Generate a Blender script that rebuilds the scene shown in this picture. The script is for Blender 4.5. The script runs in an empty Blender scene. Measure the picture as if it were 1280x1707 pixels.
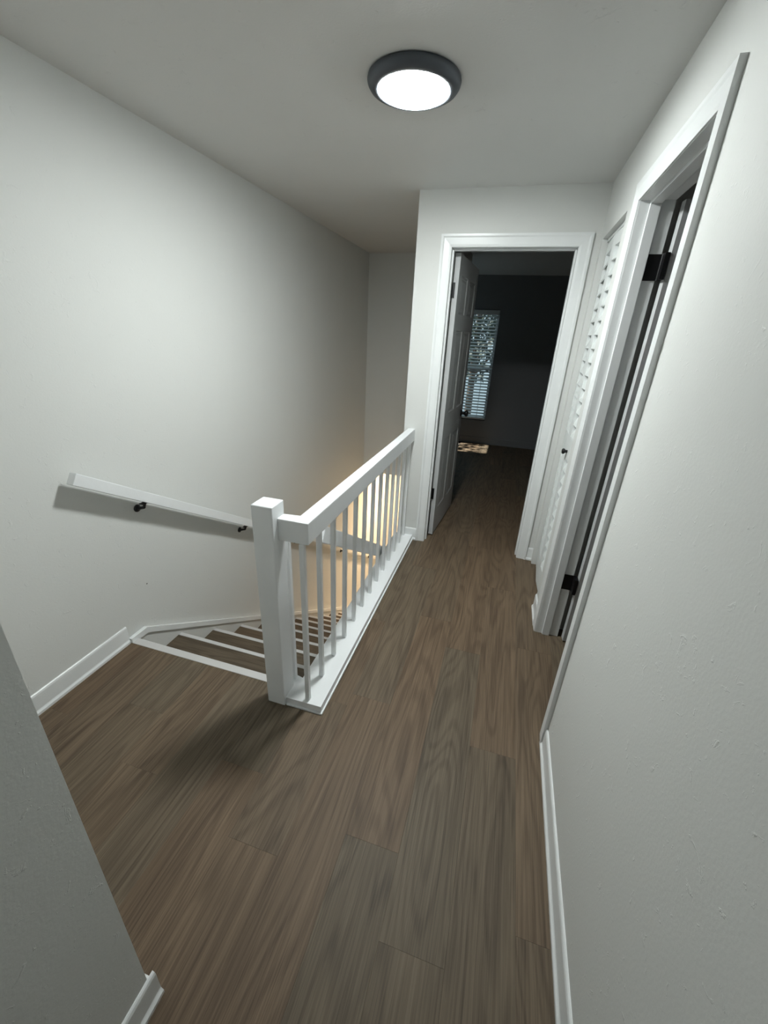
import bpy, bmesh, math, random
from mathutils import Matrix, Vector

random.seed(7)
scene = bpy.context.scene
COL = scene.collection

# ---------------------------------------------------------------- camera, world, sun, exposure
F_PX, CAM_H = 680.24, 1.5339
PITCH, ROLL, YAW = 0.4133, -0.0504, -0.2696
cam_data = bpy.data.cameras.new('camera')
cam = bpy.data.objects.new('camera', cam_data)
COL.objects.link(cam)
fwd = Vector((math.sin(YAW) * math.cos(PITCH), math.cos(YAW) * math.cos(PITCH), -math.sin(PITCH)))
right = Vector((math.cos(YAW), -math.sin(YAW), 0))
down = fwd.cross(right)
cr, sr = math.cos(ROLL), math.sin(ROLL)
cx_ = right * cr + down * sr
cy_ = -(-right * sr + down * cr)
cz_ = -fwd
cam.matrix_world = Matrix(((cx_.x, cy_.x, cz_.x, 0), (cx_.y, cy_.y, cz_.y, 0), (cx_.z, cy_.z, cz_.z, CAM_H), (0, 0, 0, 1)))
cam_data.sensor_fit = 'HORIZONTAL'
cam_data.sensor_width = 36
cam_data.lens = F_PX / 1280 * 36
cam_data.clip_start = 0.02
scene.camera = cam

world = bpy.data.worlds.new('world')
scene.world = world
world.use_nodes = True
bg = world.node_tree.nodes['Background']
bg.inputs[0].default_value = (0.70, 0.88, 1.0, 1)
bg.inputs[1].default_value = 0.8

sun_data = bpy.data.lights.new('sun', 'SUN')
sun_data.energy = 16.0
sun_data.angle = 0.01
sun_data.color = (1.0, 0.95, 0.92)
sun = bpy.data.objects.new('sun', sun_data)
COL.objects.link(sun)
SUN_DIR = Vector((0.640, 0.05, -0.766)).normalized()      # travels towards +x and down
sun.rotation_euler = SUN_DIR.to_track_quat('-Z', 'Y').to_euler()
sun.location = (-6, 6, 6)

scene.view_settings.view_transform = 'Standard'
scene.view_settings.look = 'None'
scene.view_settings.exposure = 0.0
scene.view_settings.gamma = 1.0
scene.view_settings.use_curve_mapping = False
LAMP_STRENGTH = 245.0
LOWER_LAMP_STRENGTH = 480.0

# ---------------------------------------------------------------- dimensions (metres)
XR, XL = 0.370, -1.683           # hall right wall face, stair left wall face
YF, YB = 2.936, 4.956            # bedroom-door wall face, bulkhead over the stairs
ZC = 2.327
XC = -0.689                      # outer corner of the bedroom-door wall
XN, YN = -0.604, 0.281           # corner of the near partition
WT = 0.115
XO1, XO2, ZO = -0.466, 0.262, 2.035   # bedroom doorway
DYN, DYF = 1.384, 2.069          # side doorway (near / far jamb)
CY1, CY2, CZ = 2.320, 2.875, 2.060    # closet opening
YBED = 6.55                      # bedroom far wall
YS0, RUN, RISE, NST = 1.284, 0.280, 0.185, 15
XS = -0.705                      # right side of the stairwell
ZLOW = -RISE * NST

# ---------------------------------------------------------------- materials
def new_mat(name):
    m = bpy.data.materials.new(name)
    m.use_nodes = True
    nt = m.node_tree
    return m, nt, nt.nodes['Principled BSDF']

def nd(nt, kind, **kw):
    n = nt.nodes.new(kind)
    for k, v in kw.items():
        setattr(n, k, v)
    return n

def setin(n, **kw):
    for k, v in kw.items():
        n.inputs[k.replace('_', ' ')].default_value = v

def simple(name, col, rough=0.5, metal=0.0, bump=0.0, bscale=300, spec=0.5):
    m, nt, b = new_mat(name)
    b.inputs['Base Color'].default_value = (*col, 1)
    b.inputs['Roughness'].default_value = rough
    b.inputs['Metallic'].default_value = metal
    b.inputs['Specular IOR Level'].default_value = spec
    # slight tonal variation so nothing is perfectly flat
    tc = nd(nt, 'ShaderNodeTexCoord')
    n1 = nd(nt, 'ShaderNodeTexNoise'); setin(n1, Scale=7.0, Detail=4.0)
    nt.links.new(tc.outputs['Object'], n1.inputs['Vector'])
    mx = nd(nt, 'ShaderNodeMix', data_type='RGBA')
    mx.inputs['A'].default_value = (*[c * 0.95 for c in col], 1)
    mx.inputs['B'].default_value = (*[min(1, c * 1.04) for c in col], 1)
    nt.links.new(n1.outputs['Fac'], mx.inputs['Factor'])
    nt.links.new(mx.outputs['Result'], b.inputs['Base Color'])
    if bump:
        n2 = nd(nt, 'ShaderNodeTexNoise'); setin(n2, Scale=bscale, Detail=3.0)
        nt.links.new(tc.outputs['Object'], n2.inputs['Vector'])
        bp = nd(nt, 'ShaderNodeBump'); bp.inputs['Strength'].default_value = bump
        bp.inputs['Distance'].default_value = 0.002
        nt.links.new(n2.outputs['Fac'], bp.inputs['Height'])
        nt.links.new(bp.outputs['Normal'], b.inputs['Normal'])
    return m

def paint(name, col, fleck=0.5, peel=0.25, rough=0.62):
    """painted textured drywall: fine orange peel plus sparse knock-down flecks"""
    m, nt, b = new_mat(name)
    tc = nd(nt, 'ShaderNodeTexCoord')
    big = nd(nt, 'ShaderNodeTexNoise'); setin(big, Scale=1.6, Detail=3.0)
    nt.links.new(tc.outputs['Object'], big.inputs['Vector'])
    mx = nd(nt, 'ShaderNodeMix', data_type='RGBA')
    mx.inputs['A'].default_value = (*[c * 0.97 for c in col], 1)
    mx.inputs['B'].default_value = (*[min(1, c * 1.02) for c in col], 1)
    nt.links.new(big.outputs['Fac'], mx.inputs['Factor'])
    nt.links.new(mx.outputs['Result'], b.inputs['Base Color'])
    b.inputs['Roughness'].default_value = rough
    b.inputs['Specular IOR Level'].default_value = 0.3
    fine = nd(nt, 'ShaderNodeTexNoise'); setin(fine, Scale=140.0, Detail=2.0)
    nt.links.new(tc.outputs['Object'], fine.inputs['Vector'])
    sp = nd(nt, 'ShaderNodeTexNoise'); setin(sp, Scale=26.0, Detail=5.0, Roughness=0.65, Distortion=1.2)
    nt.links.new(tc.outputs['Object'], sp.inputs['Vector'])
    mr = nd(nt, 'ShaderNodeMapRange'); setin(mr, From_Min=0.62, From_Max=0.72)
    nt.links.new(sp.outputs['Fac'], mr.inputs['Value'])
    b1 = nd(nt, 'ShaderNodeBump'); b1.inputs['Strength'].default_value = peel; b1.inputs['Distance'].default_value = 0.0012
    nt.links.new(fine.outputs['Fac'], b1.inputs['Height'])
    b2 = nd(nt, 'ShaderNodeBump'); b2.inputs['Strength'].default_value = fleck; b2.inputs['Distance'].default_value = 0.0016
    nt.links.new(mr.outputs['Result'], b2.inputs['Height'])
    nt.links.new(b1.outputs['Normal'], b2.inputs['Normal'])
    nt.links.new(b2.outputs['Normal'], b.inputs['Normal'])
    return m

def wood(name, along='Y', tone=1.0, red=0.0):
    """grey-brown oak vinyl plank: growth-ring contours, fine streaks, tone per plank"""
    m, nt, b = new_mat(name)
    L = nt.links.new
    tc = nd(nt, 'ShaderNodeTexCoord')
    oi = nd(nt, 'ShaderNodeObjectInfo')
    mul = nd(nt, 'ShaderNodeVectorMath', operation='SCALE'); mul.inputs[0].default_value = (17.3, 29.1, 11.7)
    L(oi.outputs['Random'], mul.inputs['Scale'])
    add = nd(nt, 'ShaderNodeVectorMath', operation='ADD')
    L(tc.outputs['Object'], add.inputs[0]); L(mul.outputs['Vector'], add.inputs[1])
    def stretched(s_long, s_cross):
        v = nd(nt, 'ShaderNodeVectorMath', operation='MULTIPLY')
        v.inputs[1].default_value = (s_cross, s_long, s_cross) if along == 'Y' else (s_long, s_cross, s_cross)
        L(add.outputs['Vector'], v.inputs[0])
        return v.outputs['Vector']
    ring = nd(nt, 'ShaderNodeTexNoise'); setin(ring, Scale=1.0, Detail=1.5, Roughness=0.45, Distortion=0.25)
    L(stretched(0.9, 7.0), ring.inputs['Vector'])
    m1 = nd(nt, 'ShaderNodeMath', operation='MULTIPLY'); m1.inputs[1].default_value = 85.0
    L(ring.outputs['Fac'], m1.inputs[0])
    s1 = nd(nt, 'ShaderNodeMath', operation='SINE'); L(m1.outputs[0], s1.inputs[0])
    r1 = nd(nt, 'ShaderNodeMapRange'); setin(r1, From_Min=-0.2, From_Max=1.0)
    L(s1.outputs[0], r1.inputs['Value'])
    fine = nd(nt, 'ShaderNodeTexNoise'); setin(fine, Scale=1.0, Detail=6.0, Roughness=0.7)
    L(stretched(3.0, 210.0), fine.inputs['Vector'])
    band = nd(nt, 'ShaderNodeTexNoise'); setin(band, Scale=1.0, Detail=3.0, Roughness=0.6)
    L(stretched(1.3, 16.0), band.inputs['Vector'])
    k = tone
    ramp = nd(nt, 'ShaderNodeValToRGB')
    e = ramp.color_ramp.elements
    e[0].position = 0.30; e[0].color = (0.062 * k, 0.046 * k, 0.032 * k, 1)
    e[1].position = 0.72; e[1].color = (0.194 * k, 0.151 * k, 0.106 * k, 1)
    em = ramp.color_ramp.elements.new(0.50); em.color = (0.124 * k, 0.096 * k, 0.066 * k, 1)
    # value = 0.5 + fine + band - ring
    a1 = nd(nt, 'ShaderNodeMath', operation='MULTIPLY_ADD'); a1.inputs[1].default_value = 0.70; a1.inputs[2].default_value = 0.0
    L(fine.outputs['Fac'], a1.inputs[0])
    a2 = nd(nt, 'ShaderNodeMath', operation='MULTIPLY_ADD'); a2.inputs[1].default_value = 0.36
    L(band.outputs['Fac'], a2.inputs[0]); L(a1.outputs[0], a2.inputs[2])
    a3 = nd(nt, 'ShaderNodeMath', operation='MULTIPLY_ADD'); a3.inputs[1].default_value = -0.09
    L(r1.outputs['Result'], a3.inputs[0]); L(a2.outputs[0], a3.inputs[2])
    L(a3.outputs[0], ramp.inputs['Fac'])
    # per-plank tint
    tint = nd(nt, 'ShaderNodeValToRGB')
    t = tint.color_ramp.elements
    t[0].position = 0.0; t[0].color = (0.97, 0.98, 0.97, 1)
    t[1].position = 1.0; t[1].color = (1.13, 0.99, 0.90, 1)
    L(oi.outputs['Random'], tint.inputs['Fac'])
    mx = nd(nt, 'ShaderNodeMix', data_type='RGBA', blend_type='MULTIPLY'); mx.inputs['Factor'].default_value = 1.0
    L(ramp.outputs['Color'], mx.inputs['A']); L(tint.outputs['Color'], mx.inputs['B'])
    L(mx.outputs['Result'], b.inputs['Base Color'])
    b.inputs['Roughness'].default_value = 0.55
    b.inputs['Specular IOR Level'].default_value = 0.28
    bp = nd(nt, 'ShaderNodeBump'); bp.inputs['Strength'].default_value = 0.25; bp.inputs['Distance'].default_value = 0.0006
    L(a3.outputs[0], bp.inputs['Height']); L(bp.outputs['Normal'], b.inputs['Normal'])
    return m

def emitter(name, col, strength):
    m, nt, b = new_mat(name)
    b.inputs['Base Color'].default_value = (0.9, 0.9, 0.9, 1)
    b.inputs['Emission Color'].default_value = (*col, 1)
    b.inputs['Emission Strength'].default_value = strength
    return m

M_WALL = paint('wall_paint', (0.70, 0.71, 0.69), fleck=0.55)
M_BED_DIM = paint('bedroom_dimmed_paint', (0.22, 0.225, 0.235), fleck=0.3)  # wall colour darkened so the paint itself carries the bedroom's dimness
M_CEIL = paint('ceiling_paint', (0.70, 0.70, 0.685), fleck=0.8, peel=0.4)
M_TRIM = simple('trim_gloss_white', (0.80, 0.82, 0.82), 0.33, bump=0.12, bscale=60)
M_DOOR = simple('door_white', (0.52, 0.53, 0.535), 0.42, bump=0.1, bscale=90)
M_LOUV = simple('louver_white', (0.80, 0.83, 0.82), 0.45)
M_RAIL = simple('railing_white', (0.84, 0.86, 0.87), 0.36, bump=0.2, bscale=40)
M_NOSE = simple('nosing_paint', (0.58, 0.57, 0.56), 0.45)
M_WOOD = wood('floor_oak_vinyl')
M_TREAD = wood('tread_oak_vinyl', along='X', tone=0.85)
M_SUB = simple('subfloor_dark', (0.05, 0.04, 0.03), 0.8)
M_BLACK = simple('black_metal', (0.008, 0.008, 0.009), 0.38, metal=0.3)
M_RING = simple('dark_bronze_ring', (0.085, 0.095, 0.11), 0.45, metal=0.35)
M_STEEL = simple('steel', (0.55, 0.55, 0.53), 0.3, metal=1.0)
M_BLIND = simple('blind_white', (0.70, 0.72, 0.72), 0.5)
M_LEAF = simple('leaf_green', (0.022, 0.036, 0.022), 0.6)
M_BARK = simple('bark', (0.09, 0.06, 0.04), 0.9)
M_NICK = simple('nick_dark', (0.06, 0.05, 0.045), 0.9)
M_LAMP = emitter('lamp_diffuser', (0.95, 1.0, 0.985), LAMP_STRENGTH)
M_WARM = emitter('warm_diffuser', (1.0, 0.70, 0.42), LOWER_LAMP_STRENGTH)

def glass_mat():
    m, nt, b = new_mat('window_glass')
    tr = nd(nt, 'ShaderNodeBsdfTransparent'); tr.inputs['Color'].default_value = (0.93, 0.97, 0.96, 1)
    gl = nd(nt, 'ShaderNodeBsdfGlossy'); gl.inputs['Roughness'].default_value = 0.03
    mx = nd(nt, 'ShaderNodeMixShader')
    mx.inputs[0].default_value = 0.05; nt.links.new(tr.outputs[0], mx.inputs[1]); nt.links.new(gl.outputs[0], mx.inputs[2])
    nt.links.new(mx.outputs[0], nt.nodes['Material Output'].inputs['Surface'])
    return m
M_GLASS = glass_mat()

# ---------------------------------------------------------------- helpers
def add_box(bm, x0, x1, y0, y1, z0, z1):
    vs = [bm.verts.new((x, y, z)) for x in (x0, x1) for y in (y0, y1) for z in (z0, z1)]
    for f in ((0, 1, 3, 2), (4, 6, 7, 5), (0, 4, 5, 1), (2, 3, 7, 6), (0, 2, 6, 4), (1, 5, 7, 3)):
        bm.faces.new([vs[i] for i in f])

def add_cyl(bm, p0, p1, r, n=16, r2=None):
    p0, p1 = Vector(p0), Vector(p1)
    r2 = r if r2 is None else r2
    q = (p1 - p0).to_track_quat('Z', 'Y')
    a = [bm.verts.new(p0 + q @ Vector((r * math.cos(t), r * math.sin(t), 0))) for t in [2 * math.pi * i / n for i in range(n)]]
    b = [bm.verts.new(p1 + q @ Vector((r2 * math.cos(t), r2 * math.sin(t), 0))) for t in [2 * math.pi * i / n for i in range(n)]]
    for i in range(n):
        j = (i + 1) % n
        bm.faces.new((a[i], a[j], b[j], b[i]))
    bm.faces.new(a[::-1]); bm.faces.new(b)

def add_lathe(bm, prof, c=(0, 0, 0), n=48, close=False):
    rings = []
    for r, z in prof:
        rings.append([bm.verts.new((c[0] + r * math.cos(2 * math.pi * i / n), c[1] + r * math.sin(2 * math.pi * i / n), c[2] + z)) for i in range(n)])
    for a, b in zip(rings, rings[1:]):
        for i in range(n):
            j = (i + 1) % n
            bm.faces.new((a[i], a[j], b[j], b[i]))
    bm.faces.new(rings[0][::-1]); bm.faces.new(rings[-1])

def add_prism(bm, prof, axis, a0, a1):
    """closed 2D profile extruded along axis. profile coords: axis 'X' -> (y,z), 'Y' -> (x,z), 'Z' -> (x,y)"""
    def P(u, v, t):
        return {'X': (t, u, v), 'Y': (u, t, v), 'Z': (u, v, t)}[axis]
    a = [bm.verts.new(P(u, v, a0)) for u, v in prof]
    b = [bm.verts.new(P(u, v, a1)) for u, v in prof]
    n = len(prof)
    for i in range(n):
        j = (i + 1) % n
        bm.faces.new((a[i], a[j], b[j], b[i]))
    bm.faces.new(a[::-1]); bm.faces.new(b)

def mesh_of(bm, name, bevel=0.0, seg=2, smooth=False):
    if bevel:
        bmesh.ops.bevel(bm, geom=bm.edges[:], offset=bevel, segments=seg, affect='EDGES', clamp_overlap=True, profile=0.6)
    bmesh.ops.recalc_face_normals(bm, faces=bm.faces[:])
    me = bpy.data.meshes.new(name)
    bm.to_mesh(me); bm.free()
    if smooth:
        for p in me.polygons:
            p.use_smooth = True
    return me

def link(name, me, mat, parent=None, loc=None, rot=None):
    o = bpy.data.objects.new(name, me)
    COL.objects.link(o)
    if me is not None and mat is not None and not me.materials:
        me.materials.append(mat)
    if parent is not None:
        o.parent = parent
    if loc is not None:
        o.location = loc
    if rot is not None:
        o.rotation_euler = rot
    return o

def build(name, bm, mat, parent=None, bevel=0.0, seg=2, smooth=False, **kw):
    return link(name, mesh_of(bm, name, bevel, seg, smooth), mat, parent, **kw)

def box(name, b, mat, parent=None, bevel=0.0, seg=2, origin=None):
    """box in world coordinates; origin of the object at the box's base centre (relative to parent origin)"""
    x0, x1, y0, y1, z0, z1 = b
    o = Vector(((x0 + x1) / 2, (y0 + y1) / 2, z0))
    bm = bmesh.new()
    add_box(bm, x0 - o.x, x1 - o.x, y0 - o.y, y1 - o.y, 0, z1 - z0)
    ob = build(name, bm, mat, parent, bevel, seg)
    ob.location = o - (parent_origin(parent) if parent else Vector())
    return ob

def parent_origin(p):
    v = Vector()
    while p is not None:
        v += p.location
        p = p.parent
    return v

def boxes(name, bl, mat, parent=None, bevel=0.0):
    bm = bmesh.new()
    for b in bl:
        add_box(bm, *b)
    return build(name, bm, mat, parent, bevel)

def empty(name, loc=(0, 0, 0), rz=0.0):
    o = bpy.data.objects.new(name, None)
    COL.objects.link(o)
    o.location = loc
    o.rotation_euler = (0, 0, rz)
    o.empty_display_size = 0.1
    return o

def tag(o, label, cat=None, group=None, kind=None):
    o['label'] = label
    if cat: o['category'] = cat
    if group: o['group'] = group
    if kind: o['kind'] = kind
    return o

def struct(o, label, cat):
    return tag(o, label, cat, kind='structure')

# ================================================================ STRUCTURE
ZT = ZC + 0.12
# ceiling (one slab over hall, stairwell, bedroom and side room)
struct(box('ceiling', (-1.95, 2.75, -1.75, 6.75, ZC, ZT), M_CEIL), 'pale textured ceiling above the hallway and stairs', 'ceiling')

# left wall of stairwell, floor to ceiling over both storeys
struct(boxes('wall_left', [(XL - 0.12, XL, -1.7, 6.65, ZLOW - 0.1, 0.75), (XL - 0.12, XL, -1.7, 5.80, 0.75, 1.98),
                           (XL - 0.12, XL, 6.40, 6.65, 0.75, 1.98), (XL - 0.12, XL, -1.7, 6.65, 1.98, ZC)], M_WALL),
       'long white wall on the left, behind the stairs and wooden handrail', 'wall')

# near partition on the left of the camera, returning to the left wall
struct(boxes('wall_near_left', [(XN - WT, XN, -1.7, YN, 0, ZC), (XL, XN - WT, YN - WT, YN, 0, ZC)], M_WALL),
       'white partition corner at the bottom left edge', 'wall')
struct(box('wall_back', (-1.8, 2.7, -1.75, -1.63, 0, ZC), M_WALL), 'white wall closing the hall behind the viewer', 'wall')

# right wall with side doorway and closet opening
xr2 = XR + WT
struct(boxes('wall_right', [(XR, xr2, -1.63, DYN - 0.02, 0, ZC), (XR, xr2, DYF + 0.02, CY1, 0, ZC), (XR, xr2, CY2, YF, 0, ZC),
                            (XR, xr2, DYN - 0.02, DYF + 0.02, ZO + 0.02, ZC), (XR, xr2, CY1, CY2, CZ, ZC)], M_WALL),
       'white textured wall on the right with the side doorway and closet', 'wall')

# wall with bedroom doorway
yf2 = YF + WT
struct(boxes('wall_far', [(XC, XO1 - 0.02, YF, yf2, 0, ZC), (XO2 + 0.02, 2.7, YF, yf2, 0, ZC), (XO1 - 0.02, XO2 + 0.02, YF, yf2, ZO + 0.02, ZC)], M_WALL),
       'white wall around the bedroom doorway at the end of the hall', 'wall')
# stairwell side partition (between stairs and bedroom) and bulkhead
struct(box('wall_stair_side', (XC, XC + WT, yf2, YB, -0.02, ZC), M_WALL), 'white partition between stairwell and bedroom', 'wall')
struct(box('wall_bulkhead', (XL, XC + WT, YB, YB + WT, -0.17, ZC), M_WALL), 'beige lit wall above the foot of the stairs', 'wall')
# wall below the railing, down the right of the stairs
struct(box('wall_stair_right', (XS, XS + 0.1, YS0 - 0.1, YB + WT, ZLOW, -0.012), M_WALL), 'wall below the white railing beside the stairs', 'wall')
# bedroom shell
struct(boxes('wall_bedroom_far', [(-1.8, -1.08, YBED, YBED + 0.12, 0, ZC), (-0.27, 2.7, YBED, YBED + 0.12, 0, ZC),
                                  (-1.08, -0.27, YBED, YBED + 0.12, 0, 0.36), (-1.08, -0.27, YBED, YBED + 0.12, 1.90, ZC)], M_BED_DIM),
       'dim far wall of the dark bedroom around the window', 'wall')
struct(box('wall_bedroom_right', (2.58, 2.70, -1.63, YBED, 0, ZC), M_BED_DIM), 'right wall of the bedroom and side room', 'wall')
# side room / closet partitions
struct(box('wall_side_room', (xr2, 2.58, 2.14, 2.22, 0, ZC), M_WALL), 'partition between the side room and the closet', 'wall')
struct(box('wall_closet_back', (1.02, 1.10, 2.22, YF, 0, ZC), M_WALL), 'back wall of the louvered closet', 'wall')
# lower storey
struct(box('floor_lower', (-1.8, 0.9, 0.9, 6.65, ZLOW - 0.1, ZLOW), M_TREAD), 'floor at the foot of the stairs', 'floor')
struct(boxes('wall_lower', [(XL, 0.9, 6.53, 6.65, ZLOW, -0.2), (0.8, 0.9, YB, 6.53, ZLOW, -0.2), (XS + 0.1, 0.8, YB, YB + 0.12, ZLOW, -0.2),
                            (XL, XS, 1.0, 1.1, ZLOW, -0.23)], M_WALL), 'warm lit walls at the foot of the stairs', 'wall')

struct(box('ceiling_lower', (XL, 0.9, YB + WT, 6.65, -0.18, -0.16), M_CEIL), 'white ceiling over the foot of the stairs', 'ceiling')
# floor: subfloor slab plus individual planks
floor = boxes('floor', [(-1.8, 2.7, -1.7, YS0 - 0.06, -0.22, -0.009), (XS, 2.7, YS0 - 0.06, YB + WT, -0.22, -0.009), (-1.8, 2.7, YB + 0.001, 6.65, -0.16, -0.009)], M_SUB)
struct(floor, 'grey-brown oak plank floor of the landing and hall', 'floor')

PW, PL = 0.182, 1.22
def planks():
    g = 0.0002
    x = XL - 0.06
    cache = {}
    row = 0
    while x < 2.56:
        xa, xb = x, min(x + PW, 2.58)
        off = (row * 0.437 + (row % 3) * 0.11) % PL
        y = -1.62 - off
        while y < YBED:
            segs = [(max(y, -1.62), min(y + PL, YBED), max(xa, XL + 0.001), xb)]
            # cut the stairwell hole out
            out = []
            for (ya, yb, xs, xe) in segs:
                if yb - ya < 0.02:
                    continue
                hole_x1 = XS + 0.135 if ya < YF else XS + 0.12
                if xs >= hole_x1 - 0.001:
                    out.append((ya, yb, xs, xe)); continue
                # front piece (landing side)
                ye = YS0 - 0.040
                if ya < ye:
                    out.append((ya, min(yb, ye), xs, xe))
                if yb > ye and xe > hole_x1:
                    out.append((max(ya, ye), yb, hole_x1, xe))
                elif yb > YB + WT + 0.01:
                    out.append((max(ya, YB + WT), yb, xs, xe))
            for (ya, yb, xs, xe) in out:
                if yb - ya < 0.02 or xe - xs < 0.012:
                    continue
                key = (round(xe - xs, 3), round(yb - ya, 3))
                me = cache.get(key)
                if me is None:
                    bm = bmesh.new()
                    w, l = xe - xs - g, yb - ya - g
                    # top with a micro bevel
                    c = 0.0004
                    lo = [(-w / 2, -l / 2), (w / 2, -l / 2), (w / 2, l / 2), (-w / 2, l / 2)]
                    hi = [(-w / 2 + c, -l / 2 + c), (w / 2 - c, -l / 2 + c), (w / 2 - c, l / 2 - c), (-w / 2 + c, l / 2 - c)]
                    A = [bm.verts.new((a, b_, -0.009)) for a, b_ in lo]
                    B = [bm.verts.new((a, b_, -0.0003)) for a, b_ in lo]
                    C_ = [bm.verts.new((a, b_, 0.0)) for a, b_ in hi]
                    for i in range(4):
                        j = (i + 1) % 4
                        bm.faces.new((A[i], A[j], B[j], B[i])); bm.faces.new((B[i], B[j], C_[j], C_[i]))
                    bm.faces.new(C_)
                    me = mesh_of(bm, 'plank')
                    me.materials.append(M_WOOD)
                    cache[key] = me
                link('plank', me, None, floor, loc=((xs + xe) / 2, (ya + yb) / 2, 0))
            y += PL
        x += PW; row += 1
planks()

# ---------------------------------------------------------------- baseboards (profile with rounded top and shoe)
BH = 0.100
def base_profile(s=1):
    return [(0, 0), (0.016, 0), (0.016, 0.012), (0.011, 0.018), (0.009, 0.022), (0.009, BH - 0.022), (0.0085, BH - 0.010), (0.006, BH - 0.003), (0.0025, BH), (0, BH)]

def baseboard(name, axis, a0, a1, face, sgn, label, z0=0.0, parent=None):
    """axis: run direction; face: wall face coordinate; sgn: direction it stands proud"""
    bm = bmesh.new()
    add_prism(bm, [(face + sgn * u, z0 + v) for u, v in base_profile()], axis, a0, a1)
    o = build(name, bm, M_TRIM, parent)
    if parent is None:
        struct(o, label, 'baseboard')
    return o

baseboard('baseboard_right', 'Y', -1.63, 1.318, XR, -1, 'white baseboard along the right wall up to the door casing')
baseboard('baseboard_left', 'Y', YN, YS0 - 0.040, XL, 1, 'white baseboard on the left wall ending at the stairs')
bm = bmesh.new()
add_prism(bm, [(XN + u, v) for u, v in base_profile()], 'Y', -1.63, YN + 0.016)
add_prism(bm, [(YN + u, v) for u, v in base_profile()], 'X', XL, XN + 0.0)
struct(build('baseboard_near_left', bm, M_TRIM), 'white baseboard end on the near left partition corner', 'baseboard')
# the short pieces beside the closet and doorway
baseboard('baseboard_closet', 'Y', 2.140, 2.312, XR, -1, 'short white baseboard between side door and closet')
baseboard('baseboard_corner', 'X', XO2 + 0.068, XR, YF, -1, 'tiny white baseboard between bedroom door and closet')
baseboard('baseboard_railing', 'X', XC, XO1 - 0.068, YF, -1, 'short white baseboard between railing and bedroom door')
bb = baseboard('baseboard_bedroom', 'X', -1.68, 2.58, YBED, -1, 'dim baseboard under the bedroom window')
bb.data.materials.clear(); bb.data.materials.append(M_BED_DIM)  # baseboard takes the darkened wall colour, shade put into it too

# ---------------------------------------------------------------- door casings and jambs
CWD = 0.066
def casing_leg_x(bm, x0, x1, z1, yface, out_left=True):
    """vertical casing on a wall facing -y ; slightly stepped profile"""
    t = 0.016
    if out_left:
        prof = [(x0, yface), (x0, yface - t), (x0 + 0.012, yface - t), (x0 + 0.02, yface - t * 0.72), (x1 - 0.012, yface - t * 0.6), (x1, yface - t * 0.45), (x1, yface)]
    else:
        prof = [(x1, yface), (x1, yface - t), (x1 - 0.012, yface - t), (x1 - 0.02, yface - t * 0.72), (x0 + 0.012, yface - t * 0.6), (x0, yface - t * 0.45), (x0, yface)]
    a = [bm.verts.new((u, v, 0)) for u, v in prof]
    b = [bm.verts.new((u, v, ZO + (CWD * (( (x1 - u) if out_left else (u - x0)) / (x1 - x0))))) for u, v in prof]
    n = len(prof)
    for i in range(n):
        j = (i + 1) % n
        bm.faces.new((a[i], a[j], b[j], b[i]))
    bm.faces.new(a[::-1]); bm.faces.new(b)

def casing_head_x(bm, x0, x1, yface):
    t = 0.016
    prof = [(1.0, 0), (1.0, t), (0.82, t), (0.70, t * 0.72), (0.18, t * 0.6), (0.0, t * 0.45), (0.0, 0)]
    a = [bm.verts.new((x0 - CWD * k, yface - d, ZO + CWD * k)) for k, d in prof]
    b = [bm.verts.new((x1 + CWD * k, yface - d, ZO + CWD * k)) for k, d in prof]
    n = len(prof)
    for i in range(n):
        j = (i + 1) % n
        bm.faces.new((a[i], a[j], b[j], b[i]))
    bm.faces.new(a[::-1]); bm.faces.new(b)

t1 = empty('trim_1', ((XO1 + XO2) / 2, YF, 0))
struct(t1, 'white casing and jamb around the bedroom doorway', 'door frame')
T1 = t1.location
def local(o, parent_loc):
    o.location = Vector(o.location) - Vector(parent_loc)
    return o
rev = 0.004
for nm, f in (('casing', lambda b: casing_leg_x(b, XO1 - CWD, XO1, ZO, YF, True)), ('casing', lambda b: casing_leg_x(b, XO2, XO2 + CWD, ZO, YF, False)),
              ('head_casing', lambda b: casing_head_x(b, XO1, XO2, YF))):
    bm = bmesh.new(); f(bm)
    local(build(nm, bm, M_TRIM, t1), T1)
box('jamb', (XO1 - 0.018, XO1 + 0.002, YF - 0.004, yf2 + 0.002, 0, ZO + 0.018), M_TRIM, t1)
box('jamb', (XO2 - 0.002, XO2 + 0.018, YF - 0.004, yf2 + 0.002, 0, ZO + 0.018), M_TRIM, t1)
box('head_jamb', (XO1 + 0.002, XO2 - 0.002, YF - 0.004, yf2 + 0.002, ZO - 0.002, ZO + 0.018), M_TRIM, t1)
box('door_stop', (XO1 + 0.002, XO1 + 0.013, YF + 0.036, YF + 0.075, 0, ZO - 0.002), M_TRIM, t1, 0.002)
box('door_stop', (XO2 - 0.013, XO2 - 0.002, YF + 0.036, YF + 0.075, 0, ZO - 0.002), M_TRIM, t1, 0.002)
box('door_stop', (XO1 + 0.013, XO2 - 0.013, YF + 0.036, YF + 0.075, ZO - 0.013, ZO - 0.002), M_TRIM, t1, 0.002)

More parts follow.
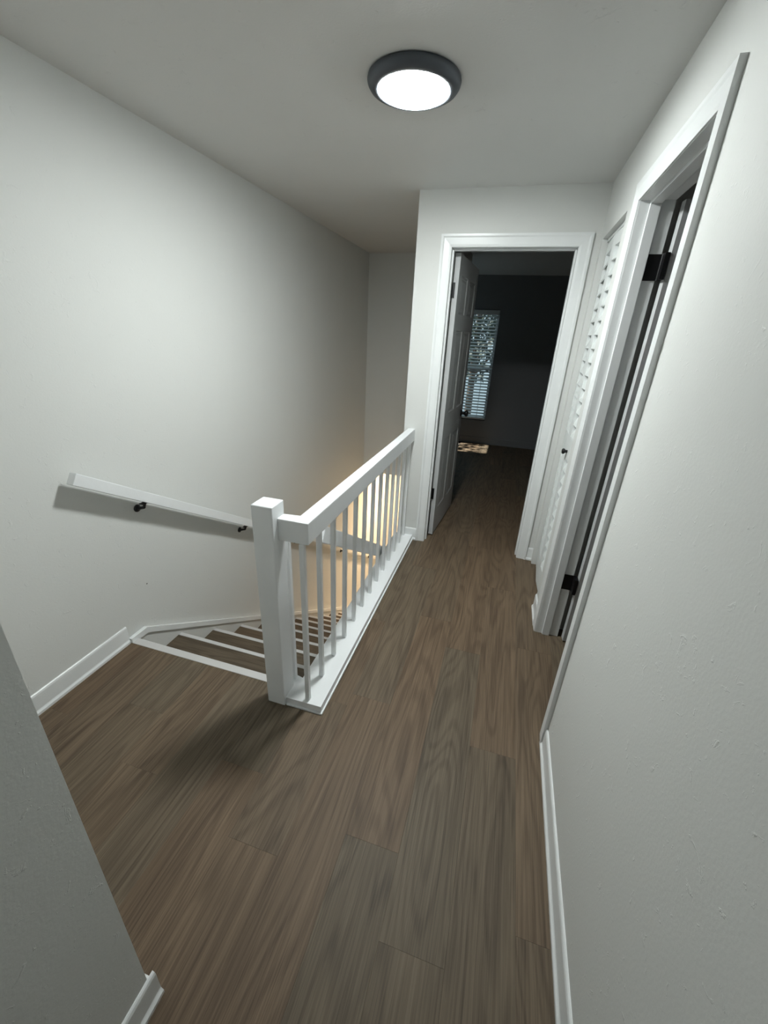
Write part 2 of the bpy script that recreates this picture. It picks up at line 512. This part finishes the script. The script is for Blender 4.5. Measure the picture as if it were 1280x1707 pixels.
t2 = empty('trim_2', (XR, (DYN + DYF) / 2, 0))
struct(t2, 'white casing and jamb around the side doorway on the right wall', 'door frame')
T2 = t2.location
def casing_leg_y(bm, y0, y1, inner_low):
    t = 0.016
    prof = [(1.0, 0), (1.0, t), (0.82, t), (0.70, t * 0.85), (0.18, t * 0.75), (0.0, t * 0.6), (0.0, 0)]
    pts = []
    for k, d in prof:
        yy = (y0 - CWD * k) if inner_low else (y1 + CWD * k)
        pts.append((XR - d, yy, ZO + CWD * k))
    a = [bm.verts.new((p[0], p[1], 0)) for p in pts]; b = [bm.verts.new(p) for p in pts]
    n = len(pts)
    for i in range(n):
        j = (i + 1) % n
        bm.faces.new((a[i], a[j], b[j], b[i]))
    bm.faces.new(a[::-1]); bm.faces.new(b)
def casing_head_y(bm, y0, y1):
    t = 0.016
    prof = [(1.0, 0), (1.0, t), (0.82, t), (0.70, t * 0.85), (0.18, t * 0.75), (0.0, t * 0.6), (0.0, 0)]
    a = [bm.verts.new((XR - d, y0 - CWD * k, ZO + CWD * k)) for k, d in prof]
    b = [bm.verts.new((XR - d, y1 + CWD * k, ZO + CWD * k)) for k, d in prof]
    n = len(prof)
    for i in range(n):
        j = (i + 1) % n
        bm.faces.new((a[i], a[j], b[j], b[i]))
    bm.faces.new(a[::-1]); bm.faces.new(b)
for nm, f in (('casing', lambda b: casing_leg_y(b, DYN, DYF, True)), ('casing', lambda b: casing_leg_y(b, DYN, DYF, False)), ('head_casing', lambda b: casing_head_y(b, DYN, DYF))):
    bm = bmesh.new(); f(bm)
    local(build(nm, bm, M_TRIM, t2), T2)
xj = xr2 + 0.002
box('jamb', (XR - 0.004, xj, DYF - 0.002, DYF + 0.018, 0, ZO + 0.018), M_TRIM, t2)
box('jamb', (XR - 0.004, xj, DYN - 0.018, DYN + 0.002, 0, ZO + 0.018), M_TRIM, t2)
box('head_jamb', (XR - 0.004, xj, DYN + 0.002, DYF - 0.002, ZO - 0.002, ZO + 0.018), M_TRIM, t2)
sx0, sx1 = XR + 0.032, XR + 0.070
box('door_stop', (sx0, sx1, DYF - 0.014, DYF - 0.002, 0, ZO - 0.002), M_TRIM, t2, 0.002)
box('door_stop', (sx0, sx1, DYN + 0.002, DYN + 0.014, 0, ZO - 0.002), M_TRIM, t2, 0.002)
box('door_stop', (sx0, sx1, DYN + 0.014, DYF - 0.014, ZO - 0.014, ZO - 0.002), M_TRIM, t2, 0.002)

# ---------------------------------------------------------------- six-panel doors
def add_raised_panel(bm, x0, x1, z0, z1, t):
    """recessed moulding with raised centre on both faces (y = +-t)"""
    for s in (-1, 1):
        rings = []
        for inset, d in ((0.0, t * s), (0.008, (t - 0.008) * s), (0.018, (t - 0.009) * s), (0.036, (t - 0.002) * s)):
            rings.append([bm.verts.new((x, d, z)) for x, z in ((x0 + inset, z0 + inset), (x1 - inset, z0 + inset), (x1 - inset, z1 - inset), (x0 + inset, z1 - inset))])
        for a, b in zip(rings, rings[1:]):
            for i in range(4):
                j = (i + 1) % 4
                bm.faces.new((a[i], a[j], b[j], b[i]))
        bm.faces.new(rings[-1])

def six_panel_door(name, W, H, loc, ang, label):
    """origin at hinge side bottom; leaf along local +x; thickness centred on y"""
    r = empty(name, loc, ang)
    struct(r, label, 'door')
    t = 0.0175
    st = 0.095
    mid = W / 2
    rails = [(0.0, 0.215), (0.790, 0.985), (1.560, 1.665), (H - 0.115, H)]
    def lb(nm, x0, x1, z0, z1):
        bm = bmesh.new(); add_box(bm, x0, x1, -t, t, z0, z1)
        return build(nm, bm, M_DOOR, r)
    lb('stile', 0, st, 0, H); lb('stile', W - st, W, 0, H)
    for a, b in rails:
        lb('rail', st, W - st, a, b)
    for (a, b), (c, d) in zip(rails, rails[1:]):
        lb('mullion', mid - 0.045, mid + 0.045, b, c)
        for x0, x1 in ((st, mid - 0.045), (mid + 0.045, W - st)):
            bm = bmesh.new(); add_raised_panel(bm, x0, x1, b, c, t)
            build('panel', bm, M_DOOR, r)
    # knobs on both faces
    for s in (-1, 1):
        bm = bmesh.new()
        add_lathe(bm, [(0.028, 0), (0.028, 0.004), (0.024, 0.008), (0.011, 0.012), (0.010, 0.03), (0.018, 0.034), (0.026, 0.043), (0.0275, 0.052), (0.024, 0.060), (0.013, 0.065)], n=24)
        o = build('knob', bm, M_BLACK, r, smooth=True)
        o.location = (W - 0.062, s * t, 0.905)
        o.rotation_euler = (-s * math.pi / 2, 0, 0)
    return r

def hinge(parent, pts, h=0.09):
    pass

d1 = six_panel_door('door_1', 0.715, 2.012, (-0.436, 3.060, 0.012), math.radians(85.5), 'white six-panel bedroom door standing open into the dark room')
d2 = six_panel_door('door_2', 0.675, 2.012, (0.507, 2.040, 0.012), math.radians(5.0), 'white side door standing open beyond the right doorway')

# hinges: black, knuckle + leaf plates; bound to the frames
def hinge_at(parent, loc, plates, name='hinge'):
    """plates: list of boxes relative to loc (knuckle axis); knuckle is a cylinder"""
    bm = bmesh.new()
    add_cyl(bm, (0, 0, -0.045), (0, 0, 0.045), 0.0065, 12)
    for b in plates:
        add_box(bm, *b)
    o = build(name, bm, M_BLACK, parent)
    o.location = Vector(loc) - parent_origin(parent)
    return o
for z, z2 in ((0.372, 0.360), (1.812, 1.815)):
    hinge_at(t1, (XO1 + 0.006, yf2 + 0.004, z), [(-0.006, -0.0035, -0.046, 0.0, -0.045, 0.045), (-0.003, 0.022, -0.004, 0.004, -0.045, 0.045)])
    hinge_at(t2, (xr2 + 0.008, DYF - 0.010, z2), [(-0.052, 0.0, 0.004, 0.0075, -0.045, 0.045), (-0.004, 0.012, -0.040, 0.004, -0.045, 0.045)])

# ---------------------------------------------------------------- louvered closet bifold
c3 = empty('door_3', (0.408, (CY1 + CY2) / 2, 0))
struct(c3, 'white louvered bifold closet doors in the right wall', 'door')
t = 0.014
PWD = (CY2 - CY1 - 0.014) / 2
LOUV_ME = None
LZ = [(0.17, 0.90), (1.03, 1.975)]
def louver_mesh(w):
    bm = bmesh.new()
    add_box(bm, -0.003, 0.003, -w / 2, w / 2, -0.033, 0.033)
    return mesh_of(bm, 'louver', 0.0025, 2)
sw = 0.040
LOUV_ME = louver_mesh(PWD - 2 * sw + 0.006)
for k in range(2):
    fold = math.radians(3.0) * (1 if k == 0 else -1)
    y0 = CY1 + 0.006 + k * (PWD + 0.002)
    leaf = empty('leaf', (0, y0 + PWD / 2 - c3.location.y, 0.022))
    leaf.parent = c3
    leaf.rotation_euler = (0, 0, fold)
    H = 2.012
    def lb(nm, ya, yb, za, zb, bv=0.002):
        bm = bmesh.new(); add_box(bm, -t, t, ya, yb, za, zb)
        return build(nm, bm, M_LOUV, leaf, bv)
    hw = PWD / 2
    lb('stile', -hw, -hw + sw, 0, H); lb('stile', hw - sw, hw, 0, H)
    lb('rail', -hw + sw, hw - sw, 0, LZ[0][0] - 0.022)
    lb('rail', -hw + sw, hw - sw, LZ[0][1] - 0.022, LZ[1][0] - 0.022)
    lb('rail', -hw + sw, hw - sw, LZ[1][1] - 0.022, H)
    for za, zb in LZ:
        n = round((zb - za) / 0.070)
        for i in range(n):
            z = za + (i + 0.5) * (zb - za) / n - 0.022
            link('louver', LOUV_ME, M_LOUV, leaf, loc=(0, 0, z), rot=(0, math.radians(21), 0))
    if k == 0:
        bm = bmesh.new()
        add_lathe(bm, [(0.009, 0), (0.008, 0.010), (0.015, 0.016), (0.017, 0.023), (0.013, 0.029)], n=20)
        o = build('knob', bm, M_BLACK, leaf, smooth=True)
        o.location = (-t, hw - 0.045, 0.925); o.rotation_euler = (0, -math.pi / 2, 0)
    else:
        bm = bmesh.new()
        add_box(bm, -0.012, 0.012, hw - 0.035, hw + 0.002, -0.021, -0.017)
        add_box(bm, -0.012, 0.012, hw - 0.002, hw + 0.002, -0.017, 0.025)
        add_cyl(bm, (0, hw - 0.018, -0.017), (0, hw - 0.018, 0.0), 0.005, 10)
        build('pivot_bracket', bm, M_STEEL, leaf)
bm = bmesh.new()
add_box(bm, -0.013, 0.013, CY1 - c3.location.y + 0.002, CY2 - c3.location.y - 0.002, CZ - 0.018, CZ - 0.0005)
build('track', bm, M_LOUV, c3)

# ---------------------------------------------------------------- bedroom window + blind
WX0, WX1, WZ0, WZ1 = -1.08, -0.27, 0.36, 1.90
w1 = empty('window_1', ((WX0 + WX1) / 2, YBED + 0.06, WZ0))
struct(w1, 'bedroom window behind the white slatted blind', 'window')
def wbox(nm, b, mat=M_TRIM, bv=0.0):
    return box(nm, b, mat, w1, bv)
fy0, fy1 = YBED + 0.06, YBED + 0.10
wbox('frame', (WX0, WX0 + 0.035, fy0, fy1, WZ0, WZ1)); wbox('frame', (WX1 - 0.035, WX1, fy0, fy1, WZ0, WZ1))
wbox('frame', (WX0 + 0.035, WX1 - 0.035, fy0, fy1, WZ0, WZ0 + 0.04)); wbox('frame', (WX0 + 0.035, WX1 - 0.035, fy0, fy1, WZ1 - 0.04, WZ1))
wbox('meeting_rail', (WX0 + 0.035, WX1 - 0.035, fy0 - 0.005, fy1, 1.09, 1.135))
wbox('pane', (WX0 + 0.035, WX1 - 0.035, YBED + 0.078, YBED + 0.082, WZ0 + 0.04, 1.09), M_GLASS)
wbox('pane', (WX0 + 0.035, WX1 - 0.035, YBED + 0.078, YBED + 0.082, 1.135, WZ1 - 0.04), M_GLASS)
# second window, on the left wall of the bedroom (throws the sun patch)
w2 = empty('window_2', (XL - 0.06, 6.10, 0.75))
struct(w2, 'side window of the bedroom letting in the patch of sun', 'window')
for b in ((XL - 0.10, XL - 0.05, 5.80, 5.835, 0.75, 1.98), (XL - 0.10, XL - 0.05, 6.365, 6.40, 0.75, 1.98),
          (XL - 0.10, XL - 0.05, 5.835, 6.365, 0.75, 0.785), (XL - 0.10, XL - 0.05, 5.835, 6.365, 1.945, 1.98)):
    box('frame', b, M_TRIM, w2)
box('meeting_rail', (XL - 0.10, XL - 0.05, 5.835, 6.365, 1.22, 1.26), M_TRIM, w2)
box('pane', (XL - 0.078, XL - 0.074, 5.835, 6.365, 0.785, 1.22), M_GLASS, w2)
box('pane', (XL - 0.078, XL - 0.074, 5.835, 6.365, 1.26, 1.945), M_GLASS, w2)

bl = empty('window_blind', ((WX0 + WX1) / 2, YBED + 0.028, WZ0))
tag(bl, 'white horizontal slat blind over the bedroom window', 'blind')
bw = (WX1 - WX0) - 0.012
def blb(nm, b, bv=0.0, mat=M_BLIND):
    bm = bmesh.new(); add_box(bm, *b)
    return build(nm, bm, mat, bl, bv)
blb('headrail', (-bw / 2, bw / 2, -0.026, 0.026, 1.475, 1.535), 0.003)
blb('bottom_rail', (-bw / 2, bw / 2, -0.024, 0.024, 0.012, 0.034), 0.003)
bm = bmesh.new()
prof = [(-0.025, -0.0012), (0.0, 0.0012), (0.025, -0.0012), (0.025, 0.0008), (0.0, 0.0034), (-0.025, 0.0008)]
add_prism(bm, prof, 'X', -bw / 2, bw / 2)
slat_me = mesh_of(bm, 'slat')
NS = 33
for i in range(NS):
    link('slat', slat_me, M_BLIND, bl, loc=(0, 0, 0.062 + i * (1.45 - 0.062) / (NS - 1)), rot=(math.radians(20), 0, 0))
for x in (-bw / 2 + 0.13, bw / 2 - 0.13):
    bm = bmesh.new(); add_cyl(bm, (x, -0.028, 0.03), (x, -0.028, 1.48), 0.0022, 6); add_cyl(bm, (x, 0.028, 0.03), (x, 0.028, 1.48), 0.0022, 6)
    build('ladder_cord', bm, M_BLIND, bl)

# ---------------------------------------------------------------- foliage outside the bedroom windows
def tree(name, loc, h, r, nleaf, seed, label):
    rnd = random.Random(seed)
    e = empty(name, loc)
    tag(e, label, 'tree', 'trees outside the bedroom')
    bm = bmesh.new()
    add_cyl(bm, (0, 0, 0), (0, 0, h * 0.75), 0.11, 10, 0.05)
    for i in range(7):
        a = rnd.uniform(0, 6.28); z = rnd.uniform(0.35, 0.7) * h
        add_cyl(bm, (0, 0, z), (math.cos(a) * r * 0.7, math.sin(a) * r * 0.7, z + rnd.uniform(0.3, 0.9)), 0.035, 6, 0.012)
    build('trunk', bm, M_BARK, e)
    verts, faces = [], []
    for i in range(nleaf):
        while True:
            p = Vector((rnd.uniform(-1, 1), rnd.uniform(-1, 1), rnd.uniform(-1, 1)))
            if p.length < 1 and p.length > 0.25: break
        p = Vector((p.x * r, p.y * r, h * 0.74 + p.z * h * 0.24))
        u = Vector((rnd.gauss(0, 1), rnd.gauss(0, 1), rnd.gauss(0, 1))).normalized()
        v = u.orthogonal().normalized()
        s = rnd.uniform(0.05, 0.10)
        k = len(verts)
        verts += [p - u * s, p + v * s * 0.45, p + u * s, p - v * s * 0.45]
        faces.append((k, k + 1, k + 2, k + 3))
    me = bpy.data.meshes.new('foliage'); me.from_pydata([tuple(v) for v in verts], [], faces)
    o = link('foliage', me, M_LEAF, e); o['kind'] = 'stuff'
tree('tree', (-0.8, 9.6, ZLOW), 6.8, 1.5, 3000, 3, 'leafy tree seen between the blind slats')
tree('tree', (-3.6, 6.0, ZLOW), 7.4, 0.8, 650, 5, 'thin leafy tree outside the bedroom side window')

# ================================================================ STAIRS
stairs = empty('staircase', ((XL + XS) / 2, YS0, 0))
tag(stairs, 'staircase going down with brown plank treads and white nosings', 'staircase')
SW = XS - XL
hw = SW / 2
bm = bmesh.new(); add_box(bm, -hw + 0.016, hw, -0.024, 0.0, -0.030, 0.0012)
nos_me = mesh_of(bm, 'nosing', 0.003, 2)
bm = bmesh.new(); add_box(bm, -hw + 0.004, -0.814 - (XL + XS) / 2, -0.040, 0.0, -0.030, 0.0012)
top_nos_me = mesh_of(bm, 'nosing', 0.003, 2)
bm = bmesh.new(); add_box(bm, -hw + 0.016, hw, -0.006, RUN - 0.0105, -0.028, 0.0)
tr_me = mesh_of(bm, 'tread')
bm = bmesh.new(); add_box(bm, -hw + 0.003, hw - 0.001, -0.034, -0.021, -RISE, -0.031)
ri_me = mesh_of(bm, 'riser')
for k in range(NST):
    link('nosing', nos_me if k else top_nos_me, M_NOSE, stairs, loc=(0, RUN * k, -RISE * k))
    if k < NST:
        link('riser', ri_me, M_TRIM, stairs, loc=(0, RUN * k, -RISE * k))
    if k < NST - 1:
        # tread of step k+1 reaches from this riser to its own nosing
        link('tread', tr_me, M_TREAD, stairs, loc=(0, RUN * k - 0.014, -RISE * (k + 1)))
# skirt board on the left wall with cap moulding
def skirt(name, x0, x1, top_off, bot_off, mat):
    sl = RISE / RUN
    ya, yb = 0.060, RUN * (NST - 1)
    pts_top = [(-0.0405, 0.022 + top_off), (ya, 0.022 + top_off), (yb, 0.022 + top_off - sl * (yb - ya))]
    pts_bot = [(yb, 0.022 + bot_off - sl * (yb - ya)), (ya, 0.022 + bot_off), (-0.0405, 0.022 + bot_off)]
    bm = bmesh.new()
    prof = pts_top + pts_bot
    a = [bm.verts.new((x0, y, z)) for y, z in prof]; b = [bm.verts.new((x1, y, z)) for y, z in prof]
    for i in range(6):
        j = (i + 1) % 6
        bm.faces.new((a[i], a[j], b[j], b[i]))
    for q in (a, b):
        bm.faces.new((q[0], q[1], q[4], q[5])); bm.faces.new((q[1], q[2], q[3], q[4]))
    return build(name, bm, mat, stairs)
skirt('skirt_board', -hw + 0.002, -hw + 0.014, 0.0, -0.40, M_WALL)
skirt('skirt_cap', -hw + 0.002, -hw + 0.024, 0.004, -0.030, M_TRIM)

# ---------------------------------------------------------------- guard railing
rl = empty('stair_railing', (-0.64, YS0, 0))
tag(rl, 'white wooden stair railing with square balusters and newel post', 'railing')
CX0, CX1, CY0 = XS - 0.002, -0.561, 1.165
CH = 0.040
# curb: long plate plus pad under the post
bm = bmesh.new()
add_prism(bm, [(-0.812, 1.160), (-0.73, 1.160), (-0.73, CY0), (CX1, CY0), (CX1, YF), (CX0, YF), (CX0, 1.285), (-0.760, 1.285), (-0.760, 1.285), (-0.812, 1.285)][:7] + [(-0.76, 1.300), (-0.812, 1.300)], 'Z', 0.0, CH)
o = build('curb', bm, M_RAIL, rl, 0.002); local(o, rl.location)
box('shoe_moulding', (CX1, CX1 + 0.008, CY0 - 0.008, YF - 0.016, 0, 0.010), M_RAIL, rl, 0.002)
box('shoe_moulding', (-0.725, CX1, CY0 - 0.008, CY0, 0, 0.008), M_RAIL, rl, 0.002)
PX0, PX1, PY0, PY1 = -0.812, -0.728, 1.152, 1.238
bm = bmesh.new(); add_box(bm, PX0, PX1, PY0, PY1, 0, 0.955)
o = build('newel_post', bm, M_RAIL, rl, 0.005, 3); local(o, rl.location)
RX0, RX1, RZ0, RZ1 = -0.658, -0.606, 0.812, 0.900
bm = bmesh.new()
add_prism(bm, [(PX1 - 0.002, 1.186), (RX1, 1.186), (RX1, YF), (RX0, YF), (RX0, 1.236), (PX1 - 0.002, 1.236)], 'Z', RZ0, RZ1)
o = build('top_rail', bm, M_RAIL, rl, 0.004, 2); local(o, rl.location)
bs = 0.0195
bm = bmesh.new(); add_box(bm, -bs / 2, bs / 2, -bs / 2, bs / 2, 0, RZ0 - CH + 0.003)
bal_me = mesh_of(bm, 'baluster', 0.0012, 1)
for i in range(13):
    y = 1.188 + i * 0.1425
    link('baluster', bal_me, M_RAIL, rl, loc=(-0.632 - rl.location.x, y - rl.location.y, CH - 0.001))
bm = bmesh.new(); add_box(bm, -bs / 2, bs / 2, -bs / 2, bs / 2, 0, 0.765)
link('baluster', mesh_of(bm, 'post_batten', 0.0012, 1), M_RAIL, rl, loc=(-0.745 - rl.location.x, 1.2485 - rl.location.y + 0.03, CH - 0.001))

# ---------------------------------------------------------------- wall handrail on the left
hr = empty('handrail', (XL, 1.137, 0.940))
tag(hr, 'white wall-mounted handrail sloping down the left wall on black brackets', 'handrail')
SL = 0.612
ang = math.atan(SL)
LEN = (5.75 - 1.137) / math.cos(ang)
bm = bmesh.new(); add_box(bm, 0.043, 0.079, 0, LEN, -0.025, 0.025)
build('rail', bm, M_RAIL, hr, 0.003, 2, rot=(-ang, 0, 0))
bm = bmesh.new()
add_lathe(bm, [(0.019, 0), (0.019, 0.004), (0.016, 0.008), (0.008, 0.012)], n=20)
bmesh.ops.rotate(bm, verts=bm.verts[:], cent=(0, 0, 0), matrix=Matrix.Rotation(math.pi / 2, 3, 'Y'))
add_cyl(bm, (0.008, 0, 0), (0.046, 0, 0.012), 0.0075, 10)
add_cyl(bm, (0.046, 0, 0.010), (0.058, 0, 0.040), 0.0070, 10)
add_box(bm, 0.048, 0.072, -0.026, 0.026, 0.0385, 0.043)
br_me = mesh_of(bm, 'bracket')
for y in (1.455, 2.235, 3.02, 4.15, 5.30):
    d = y - 1.137
    z = -SL * d - 0.025 / math.cos(ang) - 0.041
    link('bracket', br_me, M_BLACK, hr, loc=(0.0005, d, z))

# second handrail, on the inner side of the balusters and the wall below them
hr2 = empty('handrail', (-0.744, 1.585, 0.648))
tag(hr2, 'white sloping handrail behind the balusters on the right side of the stairs', 'handrail')
LEN2 = (4.75 - 1.585) / math.cos(ang)
bm = bmesh.new(); add_box(bm, -0.018, 0.018, 0, LEN2, -0.041, 0.041)
build('rail', bm, M_RAIL, hr2, 0.003, 2, rot=(-ang, 0, 0))
bm = bmesh.new()
add_box(bm, 0.028, 0.0385, -0.016, 0.016, -0.075, -0.020)
add_cyl(bm, (0.030, 0, -0.050), (0.002, 0, -0.046), 0.0075, 10)
add_cyl(bm, (0.002, 0, -0.050), (0.0, 0, 0.004), 0.0070, 10)
br2_me = mesh_of(bm, 'bracket')
for y in (2.85, 3.65, 4.45):
    d = y - 1.585
    link('bracket', br2_me, M_BLACK, hr2, loc=(0, d, -SL * d - 0.041 / math.cos(ang)))

# ---------------------------------------------------------------- ceiling light
def lamp(name, loc, label, mat, ring=M_RING, R=0.160):
    e = empty(name, loc); tag(e, label, 'ceiling light')
    s = R / 0.160
    bm = bmesh.new()
    prof = [(0.150, 0.0), (0.1585, -0.003), (0.160, -0.009), (0.158, -0.016), (0.151, -0.025), (0.138, -0.031), (0.128, -0.0335), (0.122, -0.032), (0.119, -0.027), (0.119, -0.012)]
    rings = []
    n = 64
    for r, z in prof:
        rings.append([bm.verts.new((s * r * math.cos(2 * math.pi * i / n), s * r * math.sin(2 * math.pi * i / n), s * z)) for i in range(n)])
    for a, b in zip(rings, rings[1:]):
        for i in range(n):
            j = (i + 1) % n
            bm.faces.new((a[i], a[j], b[j], b[i]))
    build('bezel', bm, ring, e, smooth=True)
    bm = bmesh.new()
    add_lathe(bm, [(0.1185 * s, -0.013 * s), (0.1185 * s, -0.032 * s), (0.113 * s, -0.037 * s), (0.095 * s, -0.040 * s), (0.05 * s, -0.042 * s), (0.01 * s, -0.043 * s)], n=64)
    build('diffuser', bm, mat, e, smooth=True)
    return e
lamp('ceiling_light', (-0.468, 1.802, ZC), 'round flush ceiling light with dark ring glowing white', M_LAMP)
lamp('ceiling_light', (-0.95, 5.60, -0.18), 'warm flush light on the lower ceiling at the foot of the stairs', M_WARM)

# small scuff on the left wall
bm = bmesh.new(); add_lathe(bm, [(0.004, 0), (0.003, 0.0006)], n=8)
bmesh.ops.rotate(bm, verts=bm.verts[:], cent=(0, 0, 0), matrix=Matrix.Rotation(math.pi / 2, 3, 'Y'))
o = build('nail_hole', bm, M_NICK, bpy.data.objects['wall_left']); o.location = (XL, 1.419, 0.251)
